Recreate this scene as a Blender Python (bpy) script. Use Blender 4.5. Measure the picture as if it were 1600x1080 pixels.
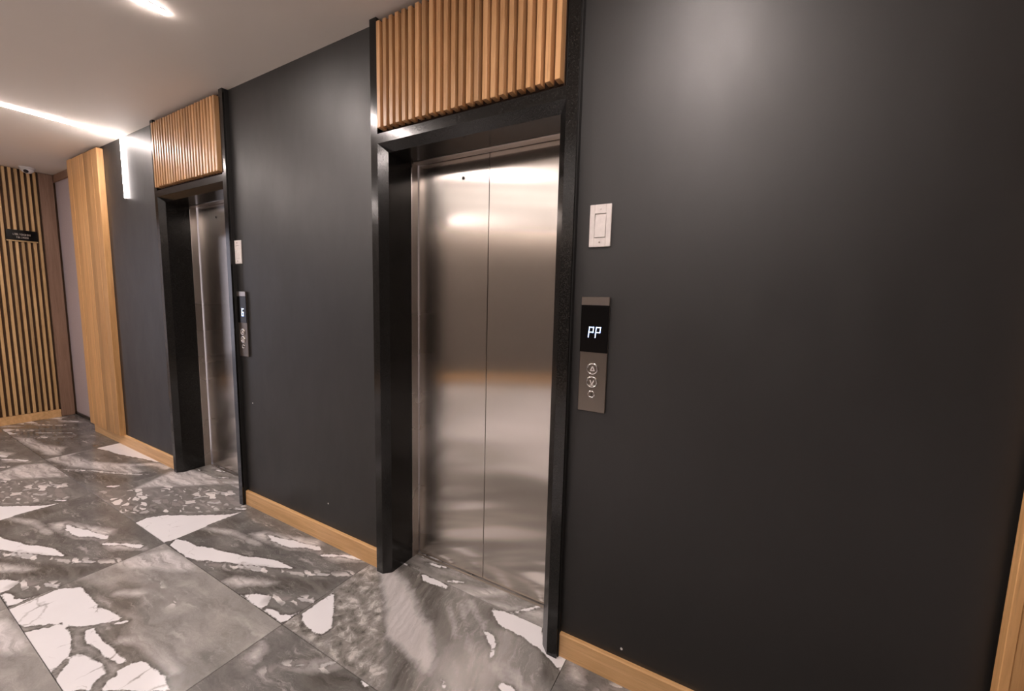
import bpy, bmesh, math, random
from mathutils import Matrix, Vector
random.seed(7)
for o in list(bpy.data.objects): bpy.data.objects.remove(o)
S = bpy.context.scene; COL = S.collection

# ------------------------------------------------------------ camera, world, exposure
cam = bpy.data.objects.new('camera', bpy.data.cameras.new('camera')); COL.objects.link(cam)
cam.data.sensor_width = 36; cam.data.lens = 629.6/1600*36; cam.data.clip_start = .02
RGT = Vector((0.8700064, 0.4924853, 0.02339004)); UPV = Vector((-0.0738477, 0.0832578, 0.9937880)); FWD = Vector((-0.4874785, 0.8663293, -0.1088038))
mw = Matrix.Identity(4)
for i in range(3): mw[i][0] = RGT[i]; mw[i][1] = UPV[i]; mw[i][2] = -FWD[i]
mw.translation = (0, 0, 1.505); cam.matrix_world = mw
S.camera = cam
S.view_settings.view_transform = 'Standard'; S.view_settings.look = 'None'; S.view_settings.gamma = 1
S.view_settings.use_curve_mapping = False; S.view_settings.exposure = 2.07
wd = bpy.data.worlds.new('world'); S.world = wd; wd.use_nodes = True
wd.node_tree.nodes['Background'].inputs[0].default_value = (.90, .86, 1, 1); wd.node_tree.nodes['Background'].inputs[1].default_value = .45
LED = 44.0; HUNG = .5; ADDED_GLOW = .18; WASH = 12.0          # radiance of the LED diffusers, the added ceiling glow and the added wash strip
CEIL = 2.83; WY = 1.5   # ceiling height, plane of the lift wall
PRINTS = {'band': (0.12, [('W', 0, [(0.005, 0.053), (0.075, 0.072), (0.188, 0.08), (0.288, 0.118), (0.406, 0.147), (0.533, 0.182), (0.658, 0.23), (0.767, 0.256), (0.877, 0.264), (0.828, 0.234), (0.715, 0.191), (0.6, 0.134), (0.465, 0.078), (0.36, 0.034), (0.266, -0.003), (0.05, 0.01)]),
  ('W', 0, [(0.839, 0.001), (0.88, 0.042), (0.98, 0.076), (1.015, 0.03), (1.011, 0.008)]),
  ('W', 0, [(1.025, 0.007), (1.082, 0.036), (1.131, 0.033), (1.175, 0.05), (1.194, 0.09), (1.189, 0.004), (1.097, 0.003)]),
  ('W', 0, [(0.417, 0.365), (0.568, 0.392), (0.674, 0.425), (0.818, 0.46), (0.847, 0.44), (0.671, 0.369), (0.507, 0.338)]),
  ('W', 0.02, [(0.903, 0.415), (1.024, 0.482), (1.12, 0.513)]),
  ('W', 0.012, [(1.103, 0.135), (1.185, 0.164)]),
  ('W', 0.026, [(0.594, 0.11), (0.737, 0.165)]),
  ('W', 0.014, [(0.989, 0.275), (1.167, 0.377)]),
  ('W', 0.014, [(0.605, 0.111), (0.713, 0.157)]),
  ('L', 0, [(0.328, 0.318), (0.396, 0.377), (0.568, 0.433), (0.759, 0.502), (0.852, 0.436), (0.728, 0.374), (0.593, 0.336), (0.426, 0.313)]),
  ('L', 0, [(0.653, 0.005), (0.679, 0.055), (0.783, 0.113), (0.905, 0.146), (0.873, 0.104), (0.764, 0.026)]),
  ('L', 0, [(0.88, 0.415), (1.021, 0.502), (1.166, 0.52), (1.018, 0.416)]),
  ('L', 0.02, [(-0.015, 0.193), (0.217, 0.266), (0.481, 0.283)]),
  ('Z', 0.045, [(0.588, 0.113), (0.825, 0.193), (0.984, 0.278), (1.167, 0.377)]),
  ('Z', 0.03, [(0.35, -0.012), (0.514, 0.069), (0.647, 0.123)]),
  ('Z', 0.05, [(0.988, 0.065), (1.073, 0.106), (1.169, 0.154)]),
  ('D', 0, [(0.767, 0.006), (0.954, 0.097), (1.159, 0.233), (1.169, 0.318), (1.022, 0.253), (0.851, 0.178), (0.64, 0.087), (0.51, 0.052), (0.597, 0.018)]),
  ('D', 0, [(-0.006, 0.112), (0.01, 0.227), (0.032, 0.372), (0.142, 0.383), (0.201, 0.274), (0.143, 0.154)])]),
 'pebble': (0.14, [('W', 0, [(0.769, 0.0), (0.753, 0.066), (0.806, 0.138), (0.94, 0.212), (1.07, 0.303), (1.179, 0.381), (1.196, 0.422), (1.19, 0.234), (1.206, 0.072), (1.18, -0.0), (1.056, -0.004)]),
  ('W', 0.01, [(0.665, 0.465), (0.814, 0.521), (0.88, 0.526), (0.744, 0.465)]),
  ('W', 0.0, [(0.832, 0.367), (0.886, 0.435), (0.964, 0.416), (0.902, 0.377)]),
  ('W', 0.012, [(1.034, 0.383), (1.18, 0.464)]),
  ('W', 0.02, [(0.712, 0.36), (0.73, 0.419)]),
  ('Z', 0, [(-0.158, -0.054), (0.135, 0.156), (0.3, 0.339), (0.6, 0.476), (0.852, 0.558), (1.127, 0.474), (1.048, 0.36), (0.791, 0.159), (0.593, 0.015), (0.39, -0.091)]),
  ('L', 0, [(0.12, 0.279), (0.01, 0.472), (0.114, 0.57), (0.328, 0.613), (0.543, 0.72), (0.732, 0.694), (0.538, 0.503), (0.285, 0.303), (0.157, 0.195)]),
  ('D', 0, [(0.454, -0.011), (0.37, 0.157), (0.657, 0.246), (0.898, 0.267), (0.801, 0.155), (0.65, 0.031)])]),
 'patch': (0.12, [('W', 0, [(-0.27, 0.406), (-0.236, 0.474), (0.054, 0.527), (0.984, 0.525), (0.775, 0.478), (0.432, 0.403), (0.118, 0.357), (-0.051, 0.329), (-0.083, 0.394)]),
  ('W', 0, [(-0.566, 0.328), (-0.666, 0.411), (-0.547, 0.489), (-0.302, 0.502), (-0.274, 0.426), (-0.424, 0.351)]),
  ('W', 0.014, [(0.43, 0.021), (0.65, 0.13), (0.892, 0.223), (1.09, 0.319)]),
  ('W', 0.02, [(1.14, 0.098), (1.197, 0.134)]),
  ('L', 0, [(-0.052, 0.016), (-0.041, 0.135), (0.393, 0.197), (0.743, 0.353), (1.036, 0.346), (0.936, 0.251), (0.659, 0.168), (0.418, 0.078), (0.137, 0.031)]),
  ('L', 0, [(-0.222, 0.176), (-0.185, 0.327), (-0.045, 0.292), (0.064, 0.128), (-0.064, 0.083)]),
  ('L', 0.05, [(0.687, 0.283), (0.927, 0.471), (1.1, 0.482)]),
  ('Z', 0.04, [(0.421, 0.015), (0.65, 0.13), (0.892, 0.223), (1.099, 0.325)]),
  ('D', 0, [(0.198, 0.003), (0.347, 0.032), (0.988, 0.195), (1.121, 0.251), (1.154, 0.147), (0.83, 0.009), (0.597, 0.005)]),
  ('D', 0, [(-0.775, 0.12), (-0.801, 0.505), (-0.509, 0.489), (-0.668, 0.334)])]),
 'drift': (0.1, [('W', 0, [(-0.18, -0.035), (-0.483, 0.058), (-0.523, 0.207), (-0.127, 0.296), (-0.06, 0.122), (-0.086, 0.002)]),
  ('W', 0, [(-0.282, 0.461), (-0.257, 0.607), (-0.093, 0.62), (-0.076, 0.477)]),
  ('W', 0.012, [(0.106, 0.155), (0.417, 0.36)]),
  ('L', 0, [(0.104, 0.005), (0.295, 0.083), (0.661, 0.098), (0.928, 0.187), (1.152, 0.095), (1.086, 0.052), (0.672, 0.02)]),
  ('Z', 0.05, [(0.046, 0.015), (0.443, 0.204), (0.562, 0.307)]),
  ('D', 0, [(-0.058, -0.054), (0.104, 0.005), (0.712, 0.005), (1.086, 0.052), (1.22, -0.007), (0.822, -0.192)])]),
 'crackle': (0.23, [('W', 0, [(0.019, 0.157), (0.05, 0.186), (0.098, 0.221), (0.172, 0.217), (0.303, 0.224), (0.39, 0.228), (0.463, 0.244), (0.535, 0.25), (0.53, 0.216), (0.485, 0.176), (0.451, 0.147), (0.417, 0.118), (0.342, 0.103), (0.284, 0.055), (0.233, -0.001), (0.114, -0.003), (0.023, -0.003), (0.021, 0.074)]),
  ('W', 0, [(0.266, -0.007), (0.316, 0.048), (0.357, 0.099), (0.433, 0.102), (0.486, 0.102), (0.579, 0.072), (0.622, 0.04), (0.665, -0.002), (0.52, -0.007), (0.361, -0.006)]),
  ('W', 0, [(0.491, 0.137), (0.495, 0.165), (0.544, 0.161), (0.633, 0.158), (0.704, 0.162), (0.845, 0.174), (0.846, 0.153), (0.766, 0.141), (0.671, 0.135), (0.594, 0.119), (0.548, 0.123)]),
  ('W', 0, [(0.633, 0.09), (0.721, 0.106), (0.788, 0.119), (0.846, 0.107), (0.86, 0.07), (0.89, 0.051), (0.791, -0.008), (0.718, -0.002), (0.665, 0.045), (0.619, 0.074)]),
  ('W', 0, [(0.865, 0.171), (0.906, 0.203), (0.963, 0.209), (1.051, 0.216), (1.135, 0.197), (0.927, 0.073), (0.895, 0.097), (0.893, 0.128), (0.871, 0.134)]),
  ('W', 0.016, [(0.544, 0.212), (0.575, 0.252)]),
  ('W', 0.018, [(-0.075, 0.127), (-0.006, 0.158)]),
  ('W', 0.03, [(0.971, 0.194), (1.014, 0.2)]),
  ('C', 0, [(0.598, 0.091), (0.69, 0.146), (0.845, 0.174), (1.051, 0.216), (1.135, 0.197), (0.922, 0.119), (0.76, 0.088)]),
  ('C', 0.04, [(0.021, 0.074), (0.019, 0.157), (0.233, -0.001)]),
  ('D', 0, [(0.505, 0.171), (0.554, 0.209), (0.594, 0.251), (0.664, 0.216), (0.755, 0.231), (0.944, 0.233), (1.088, 0.244), (1.185, 0.227), (1.084, 0.216), (0.951, 0.209), (0.829, 0.178), (0.696, 0.165), (0.61, 0.16)]),
  ('D', 0, [(-0.021, 0.165), (-0.031, 0.205), (0.036, 0.246), (0.307, 0.299), (0.467, 0.324), (0.525, 0.281), (0.463, 0.253), (0.292, 0.228), (0.103, 0.229)]),
  ('L', 0, [(0.002, 0.372), (0.007, 0.471), (0.092, 0.58), (0.239, 0.599), (0.351, 0.599), (0.415, 0.573), (0.253, 0.474), (0.121, 0.407)]),
  ('L', 0.014, [(0.68, 0.194), (0.756, 0.24), (0.898, 0.249), (1.067, 0.252)]),
  ('Z', 0.03, [(0.35, 0.413), (0.498, 0.415), (0.631, 0.413)]),
  ('L', 0.03, [(0.307, 0.299), (0.416, 0.365)]),
  ('D', 0.02, [(0.226, 0.338), (0.337, 0.35)])]),
 'plain': (0.13, [('L', 0, [(0.194, 0.472), (0.236, 0.511), (0.303, 0.565), (0.357, 0.605), (0.397, 0.6), (0.353, 0.56), (0.262, 0.495)]),
  ('Z', 0.04, [(0.197, 0.47), (0.314, 0.558), (0.377, 0.603)]),
  ('W', 0.006, [(0.239, 0.499), (0.294, 0.542)]),
  ('W', 0.008, [(0.347, 0.57), (0.373, 0.6)]),
  ('D', 0, [(0.176, 0.504), (0.293, 0.603), (0.338, 0.601), (0.28, 0.551), (0.203, 0.499)]),
  ('D', 0, [(0.325, 0.51), (0.453, 0.606), (0.604, 0.606), (0.399, 0.472)]),
  ('L', 0, [(0.039, 0.421), (0.026, 0.481), (0.011, 0.511), (0.067, 0.49), (0.102, 0.424)]),
  ('Z', 0.02, [(0.168, 0.429), (0.223, 0.476)]),
  ('W', 0.02, [(0.535, 0.609), (0.57, 0.604)])]),
 'stone': (0.17, [('W', 0, [(0.02, 0.085), (0.02, 0.163), (0.014, 0.259), (0.084, 0.211), (0.178, 0.134), (0.208, 0.091), (0.204, 0.054), (0.155, 0.05), (0.103, 0.053), (0.059, 0.062)]),
  ('S', 0, [(0.019, 0.267), (-0.003, 0.406), (0.009, 0.504), (0.128, 0.461), (0.286, 0.334), (0.416, 0.224), (0.643, 0.012), (0.6, 0.005), (0.41, 0.003), (0.322, 0.008), (0.232, 0.08), (0.156, 0.157)]),
  ('S', 0, [(-0.003, 0.007), (0.005, 0.085), (0.093, 0.047), (0.168, 0.041), (0.23, 0.062), (0.322, 0.008), (0.135, 0.013)]),
  ('L', 0, [(0.099, 0.493), (0.164, 0.546), (0.275, 0.503), (0.403, 0.435), (0.485, 0.375), (0.565, 0.349), (0.644, 0.294), (0.693, 0.245), (0.747, 0.157), (0.713, 0.157), (0.643, 0.178), (0.535, 0.189), (0.454, 0.205), (0.306, 0.345), (0.219, 0.4)]),
  ('D', 0, [(0.162, 0.558), (0.177, 0.593), (0.296, 0.601), (0.369, 0.572), (0.454, 0.577), (0.514, 0.546), (0.624, 0.439), (0.72, 0.364), (0.737, 0.333), (0.697, 0.31), (0.635, 0.322), (0.533, 0.385), (0.395, 0.463), (0.286, 0.521)]),
  ('D', 0, [(0.481, 0.188), (0.54, 0.192), (0.643, 0.178), (0.689, 0.122), (0.752, 0.077), (0.657, 0.02)]),
  ('D', 0, [(0.514, 0.579), (0.594, 0.54), (0.672, 0.468), (0.753, 0.409), (0.741, 0.385), (0.679, 0.418), (0.593, 0.499)]),
  ('D', 0.04, [(0.806, 0.298), (0.937, 0.187)]),
  ('D', 0, [(1.082, 0.493), (1.14, 0.475), (1.192, 0.436), (1.192, 0.37), (1.135, 0.382)]),
  ('D', 0, [(0.694, 0.58), (0.768, 0.585), (0.82, 0.539), (0.888, 0.508), (0.826, 0.506), (0.738, 0.537)]),
  ('W', 0, [(0.303, 0.593), (0.386, 0.594), (0.502, 0.594), (0.508, 0.575), (0.449, 0.573), (0.376, 0.564)]),
  ('W', 0, [(0.778, 0.581), (0.892, 0.601), (1.035, 0.606), (1.087, 0.496), (0.998, 0.507), (0.927, 0.514), (0.888, 0.508), (0.815, 0.546)]),
  ('W', 0, [(1.07, 0.529), (1.13, 0.507), (1.163, 0.508), (1.198, 0.513), (1.195, 0.44), (1.138, 0.471), (1.081, 0.497)]),
  ('W', 0, [(0.815, 0.455), (0.856, 0.446), (0.899, 0.423), (0.922, 0.375), (0.928, 0.334), (0.917, 0.335), (0.887, 0.392), (0.849, 0.425)]),
  ('L', 0.012, [(0.66, 0.56), (0.756, 0.5), (0.824, 0.452)]),
  ('L', 0.008, [(0.632, 0.522), (0.739, 0.418), (0.819, 0.336)]),
  ('L', 0.006, [(0.593, 0.479), (0.729, 0.362)]),
  ('L', 0.016, [(0.952, 0.327), (1.059, 0.26)]),
  ('L', 0.016, [(0.993, 0.352), (1.111, 0.291)]),
  ('L', 0.012, [(1.058, 0.336), (1.12, 0.296)]),
  ('W', 0.03, [(1.022, 0.262), (1.059, 0.26)]),
  ('W', 0.012, [(0.806, 0.159), (0.851, 0.136)])]),
 'stripe': (0.2, [('L', 0.04, [(0.533, -0.063), (0.774, 0.11)]),
  ('L', 0.03, [(0.671, -0.031), (0.997, 0.068)]),
  ('W', 0.01, [(0.177, 0.114), (0.374, 0.138)]),
  ('W', 0.01, [(0.265, 0.071), (0.402, 0.103)]),
  ('W', 0.012, [(0.16, 0.0), (0.264, 0.018)]),
  ('W', 0.01, [(0.468, 0.02), (0.547, 0.057)]),
  ('W', 0.018, [(0.873, 0.003), (0.976, 0.113)]),
  ('W', 0.008, [(0.493, 0.101), (0.559, 0.129)]),
  ('D', 0.012, [(0.412, 0.034), (0.663, 0.098)]),
  ('D', 0.01, [(0.645, 0.005), (0.76, 0.038)]),
  ('D', 0.02, [(0.843, 0.125), (0.961, 0.144)]),
  ('L', 0.02, [(0.218, 0.097), (0.454, 0.153)])])}
# ------------------------------------------------------------ node helpers and materials
class NT:
    def __init__(s, name):
        s.m = bpy.data.materials.new(name); s.m.use_nodes = True; s.t = s.m.node_tree; s.b = s.t.nodes['Principled BSDF']
    def n(s, typ, ins=None, **kw):
        nd = s.t.nodes.new(typ)
        for k, v in kw.items(): setattr(nd, k, v)
        for k, v in (ins or {}).items(): s.set(nd.inputs[k], v)
        return nd
    def set(s, sock, v):
        if isinstance(v, bpy.types.NodeSocket): s.t.links.new(v, sock)
        else: sock.default_value = v
    def noise(s, vec, scale, detail=3, rough=.5, dist=0):
        nd = s.n('ShaderNodeTexNoise', {'Scale': scale, 'Detail': detail, 'Roughness': rough, 'Distortion': dist}); s.set(nd.inputs['Vector'], vec); return nd
    def mapv(s, vec, loc=(0,0,0), rot=(0,0,0), scale=(1,1,1), typ='POINT'):
        nd = s.n('ShaderNodeMapping', {'Location': loc, 'Rotation': rot, 'Scale': scale}, vector_type=typ); s.set(nd.inputs['Vector'], vec); return nd.outputs[0]
    def math(s, op, a, b=0.0, c=0.0, clamp=False):
        nd = s.n('ShaderNodeMath', operation=op, use_clamp=clamp); s.set(nd.inputs[0], a); s.set(nd.inputs[1], b); s.set(nd.inputs[2], c); return nd.outputs[0]
    def rng(s, v, a, b, c=0.0, d=1.0):
        nd = s.n('ShaderNodeMapRange', {'From Min': a, 'From Max': b, 'To Min': c, 'To Max': d}, clamp=True); s.set(nd.inputs[0], v); return nd.outputs[0]
    def mix(s, f, a, b, typ='MIX'):
        nd = s.n('ShaderNodeMix', data_type='RGBA', blend_type=typ)
        s.set(nd.inputs[0], f); s.set(nd.inputs[6], a); s.set(nd.inputs[7], b); return nd.outputs[2]
    def bump(s, h, strength=.3, dist=.002):
        nd = s.n('ShaderNodeBump', {'Strength': strength, 'Distance': dist}); s.set(nd.inputs['Height'], h); s.set(s.b.inputs['Normal'], nd.outputs[0])
    def obj(s): return s.n('ShaderNodeTexCoord').outputs['Object']
    def world(s): return s.n('ShaderNodeNewGeometry').outputs['Position']
    def P(s, **kw):
        for k, v in kw.items(): s.set(s.b.inputs[k.replace('_', ' ')], v)
        return s.m
def c4(r, g, b): return (r, g, b, 1)

def plain(name, col, rough=.5, metal=0, emit=None, es=0):
    t = NT(name); n = t.noise(t.obj(), 60, 2)
    t.P(Base_Color=t.mix(t.rng(n.outputs[0], .3, .7), c4(*[v*.94 for v in col]), c4(*[min(1, v*1.05) for v in col])), Roughness=rough, Metallic=metal)
    if name == 'black_glass': t.P(Specular_IOR_Level=.22)
    if emit: t.P(Emission_Color=c4(*emit), Emission_Strength=es)
    return t.m
def wood(name, a, b, axis=2, rough=.42, vary=.22):
    t = NT(name); oi = t.n('ShaderNodeObjectInfo')
    off = t.n('ShaderNodeVectorMath', operation='MULTIPLY_ADD'); t.set(off.inputs[0], oi.outputs['Random']); off.inputs[1].default_value = (7.1, 3.3, 9.7); t.set(off.inputs[2], t.obj())
    sc = [22, 22, 22]; sc[axis] = 1.1
    v = t.mapv(off.outputs[0], scale=sc)
    g = t.noise(v, 1.6, 5, .6, .6); w = t.noise(v, 7, 3, .6)
    col = t.mix(t.rng(g.outputs[0], .3, .72), c4(*a), c4(*b))
    col = t.mix(t.math('MULTIPLY', t.rng(w.outputs[0], .56, .72), .35), col, c4(a[0]*.55, a[1]*.5, a[2]*.45))
    hsv = t.n('ShaderNodeHueSaturation'); t.set(hsv.inputs['Value'], t.rng(oi.outputs['Random'], 0, 1, 1-vary, 1+vary)); t.set(hsv.inputs['Color'], col)
    t.bump(w.outputs[0], .15, .001)
    return t.P(Base_Color=hsv.outputs[0], Roughness=rough)
def paint():
    t = NT('charcoal_paint'); p = t.world()
    n = t.noise(p, 1.3, 4, .6); f = t.noise(p, 340, 2)
    sm = t.noise(t.mapv(p, scale=(2.2, 2.2, .8)), 2.6, 5, .65)
    t.bump(f.outputs[0], .12, .0006)
    col = t.mix(n.outputs[0], c4(.0065, .0060, .0056), c4(.0088, .0080, .0075))
    return t.P(Base_Color=col, Roughness=t.rng(sm.outputs[0], .3, .7, .45, .55), Specular_IOR_Level=.92)
def ceiling_paint():
    t = NT('ceiling_paint'); p = t.world(); f = t.noise(p, 90, 2); n = t.noise(p, .8, 3)
    t.bump(f.outputs[0], .08, .001)
    return t.P(Base_Color=t.mix(n.outputs[0], c4(.80, .735, .66), c4(.85, .78, .70)), Roughness=.7)
def granite():
    t = NT('black_granite'); p = t.world()
    a = t.noise(p, 260, 3, .7); b = t.n('ShaderNodeTexVoronoi', {'Scale': 190}); t.set(b.inputs['Vector'], p); v = t.noise(p, 5, 4, .6, 1.5)
    col = t.mix(t.rng(a.outputs[0], .5, .72), c4(.004, .004, .0038), c4(.034, .031, .028))
    col = t.mix(t.rng(b.outputs['Distance'], .12, .04, 0, .30), col, c4(.11, .098, .085))
    col = t.mix(t.rng(v.outputs[0], .66, .70, 0, .4), col, c4(.025, .027, .02))
    return t.P(Base_Color=col, Roughness=t.rng(a.outputs[0], .3, .7, .10, .24), Specular_IOR_Level=.5)
def steel(name, col=(.74, .69, .64), rough=.19, aniso=1.0):
    # grain runs upright, so reflections smear sideways
    t = NT(name); o = t.obj()
    br = t.noise(t.mapv(o, scale=(700, 700, 1.5)), 1, 3, .6); sm = t.noise(t.mapv(o, scale=(1.2, 1.2, 2.6)), 1.2, 3, .5)
    wav = t.noise(t.mapv(o, scale=(.5, .5, 3.4)), 1.5, 1)
    t.bump(t.math('MULTIPLY', wav.outputs[0], .0022), .5, .25)
    tg = t.n('ShaderNodeTangent', direction_type='UV_MAP', uv_map='uv')
    t.set(t.b.inputs['Tangent'], tg.outputs[0])
    return t.P(Base_Color=t.mix(br.outputs[0], c4(*[v*.95 for v in col]), c4(*[v*1.03 for v in col])), Metallic=1, Roughness=t.rng(sm.outputs[0], .3, .7, rough*.9, rough*1.12), Anisotropic=aniso)

def marble():
    # every tile mesh carries, per print, signed distances (m) to its white, pale, dark, pebbled, stony and cracked zones; noise gives them ragged edges
    t = NT('marble'); o = t.obj()
    A = lambda n: t.n('ShaderNodeAttribute', attribute_name=n).outputs['Fac']
    n1 = t.noise(o, 6.5, 4, .55); n2 = t.noise(o, 42, 5, .65)
    d = t.math('ADD', t.math('MULTIPLY', t.math('SUBTRACT', n1.outputs[0], .5), .07), t.math('MULTIPLY', t.math('SUBTRACT', n2.outputs[0], .5), .026))
    def jig(src, amp, vec):
        a = t.n('ShaderNodeVectorMath', operation='SUBTRACT'); t.set(a.inputs[0], src.outputs['Color']); a.inputs[1].default_value = (.5, .5, .5)
        b = t.n('ShaderNodeVectorMath', operation='MULTIPLY_ADD'); t.set(b.inputs[0], a.outputs[0]); b.inputs[1].default_value = (amp, amp, 0); t.set(b.inputs[2], vec); return b.outputs[0]
    w = jig(n2, .02, jig(n1, .10, o))
    tv = t.n('ShaderNodeMix', data_type='VECTOR'); t.set(tv.inputs[0], t.n('ShaderNodeAttribute', attribute_name='turn').outputs['Fac']); t.set(tv.inputs[4], w); t.set(tv.inputs[5], t.mapv(w, rot=(0, 0, 1.35))); ww = tv.outputs[1]
    flow = t.mapv(ww, (0, 0, 0), (0, 0, -.28), (2.0, 10, 1))
    f1 = t.noise(flow, 1.3, 6, .62, .6); f2 = t.noise(flow, 2.4, 7, .7, 1.2); cloud = t.noise(w, 3.5, 7, .66); gr = t.noise(o, 130, 3, .7)
    stk = t.noise(t.mapv(ww, (3, 0, 0), (0, 0, -.24), (2.2, 30, 1)), 1.0, 6, .62)
    tone = A('tone')
    mixv = t.math('ADD', t.math('ADD', t.math('MULTIPLY', f1.outputs[0], .55), t.math('MULTIPLY', cloud.outputs[0], .45)), t.math('MULTIPLY', t.math('SUBTRACT', gr.outputs[0], .5), .10))
    k = t.math('MULTIPLY', tone, t.rng(mixv, .36, .66, .85, 2.1))
    base = t.n('ShaderNodeCombineColor'); t.set(base.inputs[0], k); t.set(base.inputs[1], t.math('MULTIPLY', k, .945)); t.set(base.inputs[2], t.math('MULTIPLY', k, .90))
    col = base.outputs[0]
    soft = lambda n, e, dd=d: t.rng(t.math('ADD', A(n), dd), e, -e)
    # dark and pale bands with soft borders, streaked along the flow
    col = t.mix(t.math('MULTIPLY', soft('D', .026), .75), col, t.mix(t.rng(stk.outputs[0], .35, .66), c4(.050, .044, .037), c4(.19, .173, .155)))
    col = t.mix(t.math('MULTIPLY', soft('L', .020, t.math('ADD', d, t.math('MULTIPLY', t.math('SUBTRACT', stk.outputs[0], .5), .10))), t.rng(f2.outputs[0], .25, .5, .6, 1)), col, t.mix(t.math('MULTIPLY', A('turn'), .75), t.mix(t.rng(stk.outputs[0], .38, .62), c4(.34, .315, .305), c4(.82, .785, .785)), c4(.56, .53, .525)))
    # stony zone
    sv = t.n('ShaderNodeTexVoronoi', {'Scale': 26.0}, feature='SMOOTH_F1'); t.set(sv.inputs['Vector'], w)
    st = t.noise(w, 22, 7, .75, .8)
    sm = t.math('ADD', t.math('MULTIPLY', st.outputs[0], .75), t.math('MULTIPLY', sv.outputs['Distance'], .35))
    cr = t.n('ShaderNodeValToRGB'); t.set(cr.inputs[0], t.rng(sm, .30, .72))
    for i, (p, c) in enumerate(((.0, c4(.07, .062, .055)), (.35, c4(.20, .185, .168)), (.62, c4(.30, .28, .26)), (.9, c4(.62, .58, .56)))):
        e = cr.color_ramp.elements[i] if i < 2 else cr.color_ramp.elements.new(p); e.position = p; e.color = c
    col = t.mix(soft('S', .012), col, cr.outputs[0])
    # fine pale veins along the flow
    thin = t.math('ABSOLUTE', t.math('SUBTRACT', f2.outputs[0], .5))
    col = t.mix(t.math('MULTIPLY', t.rng(thin, .014, .0), t.rng(n1.outputs[0], .45, .62, 0, .6)), col, c4(.52, .49, .47))
    col = t.mix(t.math('MULTIPLY', t.rng(stk.outputs[0], .57, .68), t.rng(n1.outputs[0], .42, .58, 0, .6)), col, c4(.58, .545, .53))
    # white inclusions with a dark seam, and cracks inside them
    ws = t.math('ADD', t.math('ADD', A('W'), t.math('MULTIPLY', d, .55)), t.math('MULTIPLY', t.math('SUBTRACT', stk.outputs[0], .5), .030))
    col = t.mix(t.math('MULTIPLY', t.rng(ws, .020, .004), t.rng(n2.outputs[0], .4, .6, .15, .8)), col, c4(.06, .053, .046))
    wht = t.mix(cloud.outputs[0], c4(.82, .80, .82), c4(.92, .905, .93))
    ve = t.n('ShaderNodeTexVoronoi', {'Scale': 8.0}, feature='DISTANCE_TO_EDGE'); t.set(ve.inputs['Vector'], w)
    ck = t.math('MULTIPLY', t.rng(ve.outputs['Distance'], t.math('ADD', .012, t.math('MULTIPLY', soft('C', .03), .07)), .004), t.math('MAXIMUM', soft('C', .03), t.rng(n1.outputs[0], .52, .60, 0, .5)))
    wht = t.mix(ck, wht, c4(.20, .18, .165))
    col = t.mix(t.rng(ws, .0022, -.0022), col, wht)
    # pebbled zones: small elongated white lenses
    pv = t.n('ShaderNodeTexVoronoi', {'Scale': 1.0, 'Randomness': .95}); t.set(pv.inputs['Vector'], t.mapv(w, (0, 0, 0), (0, 0, -.10), (11, 27, 1)))
    pr = t.n('ShaderNodeSeparateColor'); t.set(pr.inputs[0], pv.outputs['Color'])
    pe = t.n('ShaderNodeTexVoronoi', {'Scale': 1.0, 'Randomness': .95}, feature='DISTANCE_TO_EDGE'); t.set(pe.inputs['Vector'], t.mapv(w, (0, 0, 0), (0, 0, -.10), (11, 27, 1)))
    zm = soft('Z', .02)
    col = t.mix(t.math('MULTIPLY', zm, .55), col, t.mix(stk.outputs[0], c4(.10, .09, .082), c4(.42, .39, .38)))
    pm = t.math('MULTIPLY', t.rng(t.math('SUBTRACT', pe.outputs['Distance'], t.rng(pr.outputs[2], 0, 1, .02, .16)), .0, .05), t.math('MULTIPLY', zm, t.rng(pr.outputs[0], .30, .36)))
    pc = t.mix(t.rng(pr.outputs[1], .35, .65), c4(.30, .275, .265), c4(.86, .82, .81))
    col = t.mix(t.math('MULTIPLY', pm, .92), col, pc)
    return t.P(Base_Color=col, Roughness=.16, Specular_IOR_Level=.5)

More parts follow.
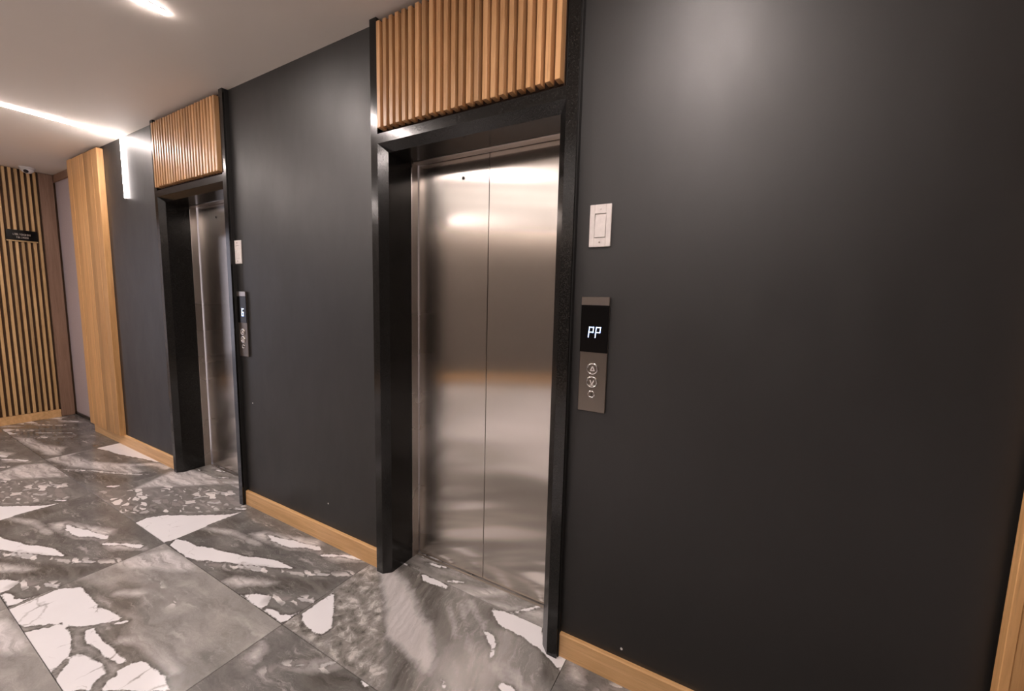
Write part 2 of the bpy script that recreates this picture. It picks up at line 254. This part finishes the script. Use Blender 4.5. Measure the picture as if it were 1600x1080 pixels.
M = {
 'paint': paint(), 'ceil': ceiling_paint(), 'granite': granite(), 'steel': steel('brushed_steel'),
 'trim_steel': steel('satin_steel', (.58, .53, .49), .28, .6), 'plate': steel('panel_steel', (.27, .235, .205), .36, .4),
 'oak': wood('oak_slat', (.46, .235, .095), (.70, .42, .21), 2, .36), 'oak_h': wood('oak_board', (.64, .36, .15), (.86, .55, .27), 0, .4, .06),
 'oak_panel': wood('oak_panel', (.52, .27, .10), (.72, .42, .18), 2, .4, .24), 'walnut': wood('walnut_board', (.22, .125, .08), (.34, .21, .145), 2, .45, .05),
 'oak_far': wood('oak_far_slat', (.50, .30, .13), (.74, .50, .25), 2, .45, .18),
 'backing': plain('slat_backing', (.030, .011, .003), .7), 'stone': plain('grey_plaster', (.60, .53, .57), .55), 'white': plain('white_plastic', (.78, .72, .69), .35),
 'black': plain('black_glass', (.004, .0035, .0035), .22), 'rubber': plain('black_gap', (.012, .011, .01), .6), 'grout': plain('dark_grout', (.07, .065, .06), .8),
 'chrome': plain('bright_chrome', (.75, .72, .70), .12, 1), 'caught_light': plain('caught_light_tan', (.55, .38, .20), .35, .6), 'letters': plain('pale_letters', (.50, .44, .40), .5),
 'led': plain('led_diffuser', (.8, .8, .8), .5, 0, (1, .87, .82), LED), 'led_wall': plain('led_diffuser_wall', (.8, .8, .8), .5, 0, (1, .89, .86), LED*.35), 'led_hung': plain('led_diffuser_hung', (.8, .8, .8), .5, 0, (1, .88, .82), HUNG), 'added_wash': plain('added_wash_diffuser', (.8, .8, .8), .5, 0, (1, .87, .80), WASH), 'added_glow': plain('added_glow_sheet', (.8, .8, .8), .5, 0, (1, .88, .81), ADDED_GLOW),
 'digit': plain('lit_digit', (.8, .85, 1), .5, 0, (.42, .60, 1), .85), 'far_wall': plain('taupe_wall', (.16, .138, .122), .5),
 'chip': plain('white_chip', (.75, .72, .70), .6), 'housing': plain('white_housing', (.7, .68, .68), .4), 'far_backing': plain('brown_backing', (.075, .036, .014), .7), 'pave': plain('pale_paving', (.45, .44, .43), .7), 'lens': plain('dark_lens', (.02, .015, .02), .1),
}

# ------------------------------------------------------------ mesh helpers
def box(bm, x0, x1, y0, y1, z0, z1, bev=0, seg=1):
    vs = [bm.verts.new(p) for p in ((x0,y0,z0),(x1,y0,z0),(x1,y1,z0),(x0,y1,z0),(x0,y0,z1),(x1,y0,z1),(x1,y1,z1),(x0,y1,z1))]
    fs = [bm.faces.new([vs[i] for i in q]) for q in ((3,2,1,0),(4,5,6,7),(0,1,5,4),(1,2,6,5),(2,3,7,6),(3,0,4,7))]
    if bev:
        es = {e for f in fs for e in f.edges}
        bmesh.ops.bevel(bm, geom=list(es), offset=bev, segments=seg, profile=.5, affect='EDGES')
    return bm
def prism(bm, pts, axis, a, b):
    # closed outline extruded along an axis; pts are the other two coordinates in axis order
    def P(p, t): return {'x': (t, p[0], p[1]), 'y': (p[0], t, p[1]), 'z': (p[0], p[1], t)}[axis]
    A = [bm.verts.new(P(p, a)) for p in pts]; B = [bm.verts.new(P(p, b)) for p in pts]
    bm.faces.new(A[::-1]); bm.faces.new(B)
    for i in range(len(pts)): j = (i+1) % len(pts); bm.faces.new((A[i], A[j], B[j], B[i]))
    return bm
def disc(bm, r, y0, y1, seg=28, dome=0, hole=0):
    # round piece whose axis is -y (sticks out of the lift wall)
    m_ = (r+hole)/2; q_ = (r-hole)/2
    prof = [(r, y0)] + [(m_+q_*math.cos(math.pi*i/6), y0+(y1-y0)*(.35+.65*math.sin(math.pi*i/6))) for i in range(7)] + [(hole, y0)] if hole else [(r, y0), (r, y1+.15*(y0-y1)), (r*.93, y1), (0, y1-dome)]
    rings = [[bm.verts.new((q*math.cos(2*math.pi*k/seg), y, q*math.sin(2*math.pi*k/seg))) for k in range(seg)] if q > 0 else [bm.verts.new((0, y, 0))] for q, y in prof]
    for A, B in zip(rings, rings[1:]):
        for k in range(seg):
            j = (k+1) % seg
            bm.faces.new((A[k], A[j], B[j], B[k]) if len(B) > 1 else (A[k], A[j], B[0]))
    return bm
def mesh(name, bm, mat, smooth=False):
    bmesh.ops.recalc_face_normals(bm, faces=bm.faces)
    uv = bm.loops.layers.uv.new('uv')
    for f in bm.faces:
        for l in f.loops: l[uv].uv = (l.vert.co.x + l.vert.co.y, l.vert.co.z)
        f.smooth = smooth
    me = bpy.data.meshes.new(name); bm.to_mesh(me); bm.free(); me.materials.append(mat); return me
def add(name, me, parent=None, loc=(0,0,0), rot=(0,0,0), **props):
    o = bpy.data.objects.new(name, me); COL.objects.link(o); o.location = loc; o.rotation_euler = rot
    if parent: o.parent = parent
    for k, v in props.items(): o[k] = v
    return o
def part(name, bm, mat, parent=None, loc=(0,0,0), rot=(0,0,0), smooth=False, **props):
    return add(name, mesh(name, bm, mat, smooth), parent, loc, rot, **props)
def thing(name, label, cat, loc=(0,0,0), group=None, rot=(0,0,0)):
    o = add(name, None, None, loc, rot, label=label, category=cat)
    o.empty_display_size = .1
    if group: o['group'] = group
    return o
def struct(name, bm, mat): return part(name, bm, mat, kind='structure')
NB = bmesh.new

# ------------------------------------------------------------ room shell
XL, XR = -7.05, 2.2
DIAG = [(XL, -1.0), (XR, -6.2)]                          # the slanting wall behind the camera
LIFT_X = (0.0, -2.44)                                    # offset of each lift from the near one
OX0, OX1, OZ = -1.569, -.654, 2.22                       # clear opening of the near lift
outline = [(XL-.15, 1.9), (XR+.15, 1.9), (XR+.15, -6.5), (XL-.15, -1.0)]
ceil_o = struct('ceiling', prism(NB(), outline, 'z', CEIL, CEIL+.12), M['ceil'])
floor_o = struct('floor', prism(NB(), outline, 'z', -.08, -.006), M['grout'])
bm = NB()
xs = [-6.0, OX0+LIFT_X[1]-.04, OX1+LIFT_X[1]+.04, OX0-.04, OX1+.04, XR]
for a, b in ((0, 1), (2, 3), (4, 5)): box(bm, xs[a], xs[b], WY, WY+.15, 0, CEIL)
for a, b in ((1, 2), (3, 4)): box(bm, xs[a], xs[b], WY, WY+.15, OZ+.04, CEIL)
struct('wall_back', bm, M['paint'])
bm = box(NB(), XL-.1, -6.0, 1.6, 1.75, 0, CEIL); struct('wall_back.001', bm, M['stone'])
bm = box(NB(), XL-.15, XL, .30, 1.6, 0, CEIL); box(bm, XL-.15, XL, -1.0, .30, 2.45, CEIL); struct('wall_left', bm, M['far_backing'])
bm = box(NB(), XL-.16, XL+.02, .27, .315, 0, 2.45, .003); box(bm, XL-.16, XL+.02, -.99, .315, 2.45, 2.50, .003); struct('door_1', bm, M['walnut'])  # unseen doorway, added to let cool sky light into the left end
struct('floor.001', box(NB(), XL-5, XL-.155, -3, 3.2, -.08, -.006), M['pave'])
bm = box(NB(), XR, XR+.12, -6.3, 1.65, 0, CEIL); struct('wall_right', bm, M['far_wall'])
d = Vector((DIAG[1][0]-DIAG[0][0], DIAG[1][1]-DIAG[0][1])).normalized(); nrm = Vector((-d.y, d.x))
q = [Vector(DIAG[0])-d*.2, Vector(DIAG[1])+d*.2]
struct('wall_front', prism(NB(), [tuple(q[0]), tuple(q[1]), tuple(q[1]-nrm*.12), tuple(q[0]-nrm*.12)], 'z', 0, CEIL), M['far_wall'])
q2 = [Vector(DIAG[0])+d*.01, Vector(DIAG[1])-d*.01]
struct('baseboard_front', prism(NB(), [tuple(q2[0]), tuple(q2[1]), tuple(q2[1]+nrm*.02), tuple(q2[0]+nrm*.02)], 'z', 0, .16), M['oak_h'])

# ------------------------------------------------------------ floor tiles, 1.2 x 0.6 m with recessed joints
TX, TY, DX, DY = -.535, .98, 1.197, .605
import numpy as np
MARB = marble()
GRID = {(0,0): 'stone', (1,0): 'band', (2,0): 'pebble', (3,0): 'patch', (4,0): 'drift', (5,0): 'band', (-1,0): 'plain', (-2,0): 'band',
        (0,1): 'plain', (1,1): 'crackle', (2,1): 'band', (3,1): 'pebble', (4,1): 'band', (5,1): 'patch', (-1,1): 'band', (-2,1): 'plain',
        (0,-1): 'stripe', (1,-1): 'band', (2,-1): 'stripe', (2,2): 'crackle', (1,2): 'crackle', (3,2): 'band', (4,2): 'drift'}
tile_me = {}
def zone_field(items, X, Y):
    out = np.full(X.shape, .12)
    for w, pts in items:
        P = np.array(pts); closed = w == 0
        dist = np.full(X.shape, 9.); ins = np.zeros(X.shape, bool)
        for i in range(len(P) if closed else len(P)-1):
            a, b = P[i], P[(i+1) % len(P)]; ab = b-a
            u = np.clip(((X-a[0])*ab[0]+(Y-a[1])*ab[1])/max(ab@ab, 1e-9), 0, 1)
            dist = np.minimum(dist, np.hypot(X-a[0]-u*ab[0], Y-a[1]-u*ab[1]))
            if closed and a[1] != b[1]: ins ^= ((a[1] > Y) != (b[1] > Y)) & (X < ab[0]*(Y-a[1])/(b[1]-a[1])+a[0])
        out = np.minimum(out, np.where(ins, -dist, dist) if closed else dist-w/2)
    return np.clip(out, -.12, .12)
def tile_mesh(pr, depth):
    # shallow bevelled slab; its top is gridded finely enough to carry the print's zones
    if (pr, depth) in tile_me: return tile_me[pr, depth]
    e, bv = .0012, .0008
    nx = 76; ny = max(10, int(depth*64))
    xs_ = np.linspace(e+bv, DX-e-bv, nx+1); ys_ = np.linspace(e+bv, depth-e-bv, ny+1)
    vs = [(x, y, 0.) for y in ys_ for x in xs_]; W_ = nx+1
    fs = [(j*W_+i, j*W_+i+1, (j+1)*W_+i+1, (j+1)*W_+i) for j in range(ny) for i in range(nx)]
    rim = [i for i in range(nx)] + [j*W_+nx for j in range(ny)] + [ny*W_+i for i in range(nx, 0, -1)] + [j*W_ for j in range(ny, 0, -1)]
    n0 = len(vs)
    for i in rim:
        x, y, _ = vs[i]
        X_ = e if i % W_ == 0 else DX-e if i % W_ == nx else x; Y_ = e if i < W_ else depth-e if i >= ny*W_ else y
        vs += [(X_, Y_, -bv), (X_, Y_, -.012)]
    m_ = len(rim)
    for k in range(m_):
        j = (k+1) % m_
        fs += [(rim[k], n0+2*k, n0+2*j, rim[j]), (n0+2*k, n0+2*k+1, n0+2*j+1, n0+2*j)]
    me = bpy.data.meshes.new('tile'); me.from_pydata(vs, [], fs); me.materials.append(MARB)
    V = np.array(vs); tone, shapes = PRINTS[pr]
    for key in 'WLDZSC':
        at = me.attributes.new(key, 'FLOAT', 'POINT')
        at.data.foreach_set('value', zone_field([(w, p) for k_, w, p in shapes if k_ == key], V[:, 0], V[:, 1]).astype('f'))
    at = me.attributes.new('tone', 'FLOAT', 'POINT'); at.data.foreach_set('value', np.full(len(vs), tone, 'f'))
    at = me.attributes.new('turn', 'FLOAT', 'POINT'); at.data.foreach_set('value', np.full(len(vs), 1.0 if pr == 'stone' else 0.0, 'f'))
    tile_me[pr, depth] = me; return me
kinds = ['pale', 'crackle', 'pale', 'pale', 'crackle', 'pale']
PRINTS['pale'] = (.26, [('W', 0, [(.0, .0), (1.197, .0), (1.197, .34), (.80, .30), (.45, .38), (.0, .30)]), ('W', 0, [(.0, .37), (.42, .45), (.80, .38), (1.197, .42), (1.197, .605), (.0, .605)]), ('C', .10, [(.2, .2), (.9, .45)]), ('L', .05, [(0, .34), (.5, .41), (1.197, .38)])])
for r in range(-1, 12):
    for c in range(-3, 6):
        x, y = TX-DX*(c+1), TY-DY*r
        if r == -1 and c not in (0, 2, 3): continue
        cx, cy = x+DX/2, y+DY/2
        if (Vector((cx, cy))-Vector(DIAG[0])).dot(nrm) < .25 or x > XR-.2 or x < XL-1.0: continue
        add('tile', tile_mesh(GRID.get((c, r)) or kinds[(c*2+r*3) % 6], .165 if r == -1 else DY), floor_o, (x, y, 0))

# ------------------------------------------------------------ baseboards of the lift wall
def baseboard(x0, x1, y=WY, h=.105):
    pts = [(y, 0), (y-.016, 0), (y-.016, h-.006), (y-.012, h), (y, h)]
    struct('baseboard_back', prism(NB(), pts, 'x', x0, x1), M['oak_h'])
baseboard(-.571, XR); baseboard(-3.011, -1.652); baseboard(-6.0, -4.092)
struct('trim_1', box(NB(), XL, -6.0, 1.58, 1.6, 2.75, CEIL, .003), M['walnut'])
struct('trim_2', box(NB(), XL, -6.0, 1.585, 1.6, 0, .03, .002), M['granite'])

# ------------------------------------------------------------ lifts: granite surround, steel jambs, two sliding leaves
def lift(ox, label):
    t = thing('elevator', label, 'elevator', ((OX0+OX1)/2+ox, WY, 0), 'elevators in the charcoal wall')
    hw = (OX1-OX0)/2; f, ch, fw = .036, .036, .081          # projection, chamfer, width of the surround
    prof = [(0, .157), (0, 0), (ch, -f), (fw, -f), (fw, .02), (.035, .02), (.035, .157)]   # (distance out from opening, y)
    for s in (-1, 1):
        bm = NB()
        lo = [bm.verts.new((s*(hw+p), y, 0)) for p, y in prof]; hi = [bm.verts.new((s*(hw+p), y, OZ+p)) for p, y in prof]
        bm.faces.new(lo); bm.faces.new(hi)
        for i in range(len(prof)): j = (i+1) % len(prof); bm.faces.new((lo[i], lo[j], hi[j], hi[i]))
        box(bm, *sorted((s*(hw+ch), s*(hw+fw))), -f, -.002, OZ+fw, CEIL-.001)
        part('jamb', bm, M['granite'], t)
        part('edge_trim', box(NB(), *sorted((s*(hw+fw), s*(hw+fw+.004))), -f+.012, -.001, 0, CEIL-.002), M['rubber'], t)
        part('steel_jamb', box(NB(), *sorted((s*(hw-.004), s*(hw+.03))), .157, .206, 0, OZ+.02, .002), M['trim_steel'], t)
        dp = part('door_panel', box(NB(), *sorted((s*.0012, s*(hw+.02))), .212, .24, .006, OZ+.02, .0018, 2), M['steel'], t)
        if s < 0: part('door_lock', disc(NB(), .009, 0, -.003), M['rubber'], dp, (-.155, .212, 2.118), label='small black emergency key hole')
    bm = NB()
    lo = [bm.verts.new((-(hw+p), y, OZ+p)) for p, y in prof]; hi = [bm.verts.new((hw+p, y, OZ+p)) for p, y in prof]
    bm.faces.new(lo); bm.faces.new(hi)
    for i in range(len(prof)): j = (i+1) % len(prof); bm.faces.new((lo[i], lo[j], hi[j], hi[i]))
    part('lintel', bm, M['granite'], t)
    part('steel_header', box(NB(), -hw+.004, hw-.004, .157, .206, OZ-.004, OZ+.03, .002), M['trim_steel'], t)
    part('sill', box(NB(), -hw+.004, hw-.004, .194, .207, -.002, .0022, .0005), M['plate'], t)
    part('shaft_gap', box(NB(), -hw, hw, .245, .26, 0, OZ+.04), M['rubber'], t)
    return t
lift(LIFT_X[0], 'near elevator with brushed steel doors in a black granite surround, PP display beside it')
lift(LIFT_X[1], 'far elevator with steel doors in a black granite surround, next to the lit wall strip')

# ------------------------------------------------------------ oak slat panels above the lifts
def slat_panel(ox, label):
    t = thing('slat_panel', label, 'slat panel', ((OX0+OX1)/2+ox, WY, 2.32), 'oak slat panels above the elevators')
    x0, pitch, n = -1.585, .0402, 24
    cx = (OX0+OX1)/2
    part('backing_board', box(NB(), -.48, .475, -.012, -.001, -.015, .50), M['backing'], t)
    me = None
    for i in range(n):
        if me is None: me = mesh('slat', box(NB(), 0, .0215, -.054, -.0125, 0, .475, .0012), M['oak'])
        add('slat', me, t, (x0+i*pitch-cx, random.uniform(-.0012, .0012), random.uniform(-.002, .002)))
    return t
slat_panel(LIFT_X[0], 'oak slat panel above the near elevator, running out of the top of the picture')
slat_panel(LIFT_X[1], 'oak slat panel above the far elevator, beside the lit wall strip')

# ------------------------------------------------------------ landing stations and switch plates
SEG = {'a': (-.5,.5, 1,1), 'd': (-.5,.5,-1,-1), 'g': (-.5,.5,0,0), 'f': (-.5,-.5,0,1), 'e': (-.5,-.5,-1,0), 'b': (.5,.5,0,1), 'c': (.5,.5,-1,0)}
def digit(parent, segs, x, z, w, h, th=.0036):
    bm = NB()
    for s in segs:
        a, b, c, d_ = SEG[s]; e = th/2
        sh = .12*w
        X0, X1, Z0, Z1 = a*w-e, b*w+e, c*h/2-e, d_*h/2+e
        prism(bm, [(X0+sh*c, Z0), (X1+sh*c, Z0), (X1+sh*d_, Z1), (X0+sh*d_, Z1)], 'y', -.0005, .001)
    return part('digit', bm, M['digit'], parent, (x, -.0135, z), label='glowing pale blue digit')
def station(x, label, chars):
    t = thing('call_panel', label, 'call panel', (x, WY, 1.307), 'elevator call panels')
    part('steel_plate', box(NB(), -.0545, .0545, -.011, 0, -.222, .222, .002), M['plate'], t)
    ds = part('display', box(NB(), -.0545, .0545, -.0135, -.010, .011, .190, .0008), M['black'], t)
    if chars == 'PP':
        for k in (-1, 1): digit(ds, 'abfeg', .001+k*.0135, .088, .0160, .038, .0030)
    else: digit(ds, 'afgedc', .012, .082, .020, .046, .0048)
    part('cap_strip', box(NB(), -.0545, .0545, -.0145, -.010, .190, .222, .0015), M['trim_steel'], t, label='light steel cap strip')
    for z, up in ((-.053, 1), (-.104, -1)):
        b = part('button', disc(NB(), .0235, 0, -.006, hole=.0165), M['chrome'], t, (.0, -.011, z), smooth=True)
        part('button_face', disc(NB(), .0168, 0, -.0025), M['plate'], b)
        bm = NB()
        for s in (-1, 1):
            prism(bm, [(s*.0095, -.007*up), (s*.0055, -.007*up), (-s*.0012, .010*up), (s*.0022, .010*up)], 'y', -.0035, -.002)
        if up > 0: prism(bm, [(-.0075, -.008), (.0075, -.008), (.0075, -.0055), (-.0075, -.0055)], 'y', -.0035, -.002)
        else: prism(bm, [(-.009, -.0135), (.009, -.0135), (.008, -.0105), (-.008, -.0105)], 'y', -.0035, -.002)
        part('arrow', bm, M['white'], b, label='pale raised arrow')
    k = part('key_switch', disc(NB(), .015, 0, -.005, hole=.0092), M['chrome'], t, (0, -.011, -.152), smooth=True)
    bm = disc(NB(), .0095, 0, -.003); part('key_core', bm, M['plate'], k)
    part('key_slot', box(NB(), -.0012, .0012, -.0045, -.003, -.006, .006), M['rubber'], k)
    return t
station(-.4795, 'steel call panel with PP on its black display, right of the near elevator', 'PP')
station(-2.9495, 'steel call panel showing a 6, right of the far elevator', '6')
def switch(x, label):
    t = thing('switch_plate', label, 'switch', (x, WY, 1.792), 'white switch plates above the call panels')
    bm = NB(); hx, hz, rx, rz = .041, .077, .0215, .044
    box(bm, -hx, -rx, -.008, 0, -hz, hz, .0015); box(bm, rx, hx, -.008, 0, -hz, hz, .0015)
    box(bm, -rx, rx, -.008, 0, rz, hz, .001); box(bm, -rx, rx, -.008, 0, -hz, -rz, .001)
    part('plate', bm, M['white'], t)
    prof = [(-.0015, -rz+.002), (-.0105, -rz+.002), (-.0085, -.004), (-.004, rz-.002), (-.0015, rz-.002)]
    part('rocker', prism(NB(), prof, 'x', -rx+.0015, rx-.0015), M['white'], t)
    part('rocker_recess', box(NB(), -rx, rx, -.002, -.0005, -rz, rz), M['plate'], t)
    for z in (-.060, .060):
        s = part('screw', disc(NB(), .0035, 0, -.0018, 16), M['chrome'], t, (0, -.008, z))
    return t
switch(-.477, 'white rocker switch plate above the panel with the PP display')
switch(-2.976, 'white rocker switch plate beside the far elevator, above its call panel')

# ------------------------------------------------------------ plank panels at both ends of the lift wall
t = thing('plank_panel', 'tall oak plank panel standing proud of the charcoal wall, past the far elevator', 'wood panel', (-5.595, WY, .105))
part('end_board', box(NB(), .387, .405, -.046, -.0005, 0, 2.70, .0015), M['oak_panel'], t)
n = 7; w_ = (.387+.405)/n
for i in range(n):
    part('plank', box(NB(), -.405+i*w_+.0015, -.405+(i+1)*w_-.0015, -.046+random.uniform(0, .002), -.0005, 0, 2.70+random.uniform(-.002, .002), .0015), M['oak_panel'], t)
t = thing('plank_panel', 'oak panel at the right end of the charcoal wall, cut by the picture edge', 'wood panel', (.653, WY, .0), )
part('edge_board', box(NB(), 0, .020, -.046, -.017, .0, 2.82, .0015), M['oak_panel'], t)
for i in range(6):
    part('plank', box(NB(), .021+i*.22, .2395+i*.22, -.043, -.017, .0, 2.82, .0015), M['oak_h' if 0 else 'oak_panel'], t)

# ------------------------------------------------------------ slat wall at the far left, its frame board and sign
t = thing('slat_wall', 'tall oak slat wall at the far left, carrying the black sign', 'slat panel', (XL, 1.0, 0))
me = mesh('slat', box(NB(), .003, .030, 0, .022, .095, CEIL-.004, .0012), M['oak_far'])
for i in range(25):
    if .425-i*.0445 > -.66: add('slat', me, t, (0, .425-i*.0445, 0))
part('bottom_rail', box(NB(), .001, .034, -.66, .463, 0, .092, .003), M['oak_h'], t)
part('corner_board', box(NB(), .001, .030, .466, .578, .003, CEIL-.003, .002), M['walnut'], t, label='dark brown corner board')

t = thing('wall_sign', 'small black sign with two pale text lines on the far slat wall', 'sign', (XL+.030, 1.300, 2.10))
part('sign_plate', box(NB(), .001, .014, -.115, .115, -.050, .062, .001), M['black'], t)
part('lit_sign_edge', box(NB(), .001, .016, -.115, .115, -.064, -.0505, .001), M['caught_light'], t, label='bottom edge with the light it catches painted on')  # tan colour paints the light caught on the sign's bottom side
bm = NB()
rnd = random.Random(3)
for z, y0, y1, h in ((.014, -.066, .062, .020), (-.018, -.044, .048, .018)):
    y = y0
    while y < y1-.004:                       # rows of letter-like strokes: the words are too small to read in the photograph
        g = rnd.choice(('I', 'L', 'T', 'H', 'O')); cw = .0085
        bx = lambda a, b, c, d_: box(bm, .014, .0148, y+a, y+b, z+c*h, z+d_*h)
        if g in 'ILH': bx(0, .002, -.5, .5)
        if g in 'LO': bx(.002, .0065, -.5, -.38)
        if g == 'T': bx(.0025, .0045, -.5, .38); bx(0, .007, .38, .5)
        if g == 'H': bx(.002, .005, -.06, .06); bx(.005, .007, -.5, .5)
        if g == 'O': bx(0, .002, -.5, .5); bx(.002, .0065, .38, .5); bx(.0065, .0085, -.5, .5)
        if g == 'I': cw = .005
        y += cw+.003
part('lettering', bm, M['letters'], t)

t = thing('dome_camera', 'small white dome camera under the ceiling by the slat wall', 'camera', (-6.87, 1.36, CEIL))
bm = NB(); bmesh.ops.create_uvsphere(bm, u_segments=24, v_segments=12, radius=.055)
for v in bm.verts: v.co.z *= .95
bmesh.ops.bisect_plane(bm, geom=bm.verts[:]+bm.edges[:]+bm.faces[:], plane_co=(0,0,-.0), plane_no=(0,0,1), clear_outer=True)
part('housing', bm, M['housing'], t, (0, 0, -.012), smooth=True)
bm = NB(); bmesh.ops.create_cone(bm, cap_ends=True, segments=28, radius1=.062, radius2=.062, depth=.014)
part('mounting_ring', bm, M['housing'], t, (0, 0, -.0075))
bm = NB(); bmesh.ops.create_uvsphere(bm, u_segments=16, v_segments=8, radius=.02)
part('lens', bm, M['lens'], t, (.032, -.016, -.045), smooth=True)

# ------------------------------------------------------------ linear LED lights: diffuser in a slim housing, slightly proud of its surface
def strip(a, b, label, mat='led', w=.026, drop=0):
    a, b = Vector(a), Vector(b); L = (b-a).length; ang = math.atan2(b.y-a.y, b.x-a.x)
    t = thing('led_strip', label, 'light', (a.x, a.y, CEIL), 'linear ceiling lights' if not drop else 'hung linear lights', (0, 0, ang))
    part('diffuser', box(NB(), 0, L, -w/2, w/2, -.008-drop, -.001-drop if not drop else -drop+.012, .002), M[mat], t)
    if drop:
        for k in range(4):
            x = L*(.06+.88*k/3); part('hanger', box(NB(), x-.004, x+.004, -.004, .004, -drop+.012, -.0005), M['housing'], t)
    else:
        for s in (-1, 1): part('side_rail', box(NB(), 0, L, *sorted((s*w/2, s*(w/2+.003))), -.004, -.0005), M['housing'], t)
    return t
strip((-4.745, 1.468), (-4.745, -2.1), 'linear ceiling light running to the lit strip on the wall', w=.022)
t = thing('wall_led_strip', 'short vertical lit strip on the charcoal wall, left of the far elevator', 'light', (-4.745, WY, 2.32))
part('diffuser', box(NB(), -.013, .013, -.012, -.001, .002, CEIL-2.32-.001, .003), M['led_wall'], t)
part('end_cap', box(NB(), -.013, .013, -.012, -.001, -.003, .002), M['housing'], t)
strip((-2.48, .975), (-2.48, -.38), 'linear ceiling light at the top edge of the picture', w=.034)
strip((-.215, .975), (-.215, -.38), 'linear ceiling light right above the camera, outside the picture', w=.034)
for a, b, lab in (((-3.03, -.45), (.3, -2.85), 'slanting linear light behind the camera, mirrored as the upper line in the near doors'),
                  ((-3.18, -.92), (.3, -3.42), 'slanting linear light behind the camera, mirrored as the lower line in the near doors')):
    strip(a, b, lab, 'led_hung', .03, .05)
wq = [Vector(DIAG[0])+d*2.9+nrm*.17, Vector(DIAG[0])+d*7.6+nrm*.17]
strip(wq[0], wq[1], 'slanting linear light washing the far lobby wall behind the camera, added to brighten its top', 'added_wash', .03, .05)  # unseen strip, added to brighten the upper part of the far wall
o = [x for x in COL.objects if x.get('label', '').startswith('slanting linear light washing')][0]
part('added_shield', box(NB(), 0, (wq[1]-wq[0]).length, .03, .042, -.085, -.013, .001), M['housing'], o)  # unseen rail added to hide the wash strip from the door mirror
t = thing('added_glow_ceiling', 'large glowing sheet added as a bright ceiling behind the camera, mirrored in the near elevator doors', 'light', (0, 0, CEIL))  # glowing sheet added to stand in for a brightly lit lobby ceiling
def diag_y(x): return DIAG[0][1]+(x-DIAG[0][0])*(DIAG[1][1]-DIAG[0][1])/(DIAG[1][0]-DIAG[0][0])
PX0, PX1, PY = -4.55, .6, -.42
part('added_glow_sheet', prism(NB(), [(PX0, diag_y(PX0)+.06), (PX1, diag_y(PX1)+.06), (PX1, PY), (PX0, PY)], 'z', -.012, -.001), M['added_glow'], t)
part('frame_rail', box(NB(), PX0, PX1, PY+.001, PY+.018, -.016, -.0005, .002), M['housing'], t)

# ------------------------------------------------------------ tiny chips in the paint
for x, z, lab in ((-2.892, .763, 'tiny white chip in the charcoal paint between the elevators, at knee height'),
                  (-2.106, .251, 'tiny pale chip low on the charcoal wall between the elevators'),
                  (-.313, .144, 'tiny white chip just above the baseboard, right of the near elevator')):
    part('paint_chip', disc(NB(), .005, 0, -.0015, 9), M['chip'], None, (x, WY, z), label=lab, category='paint chip')
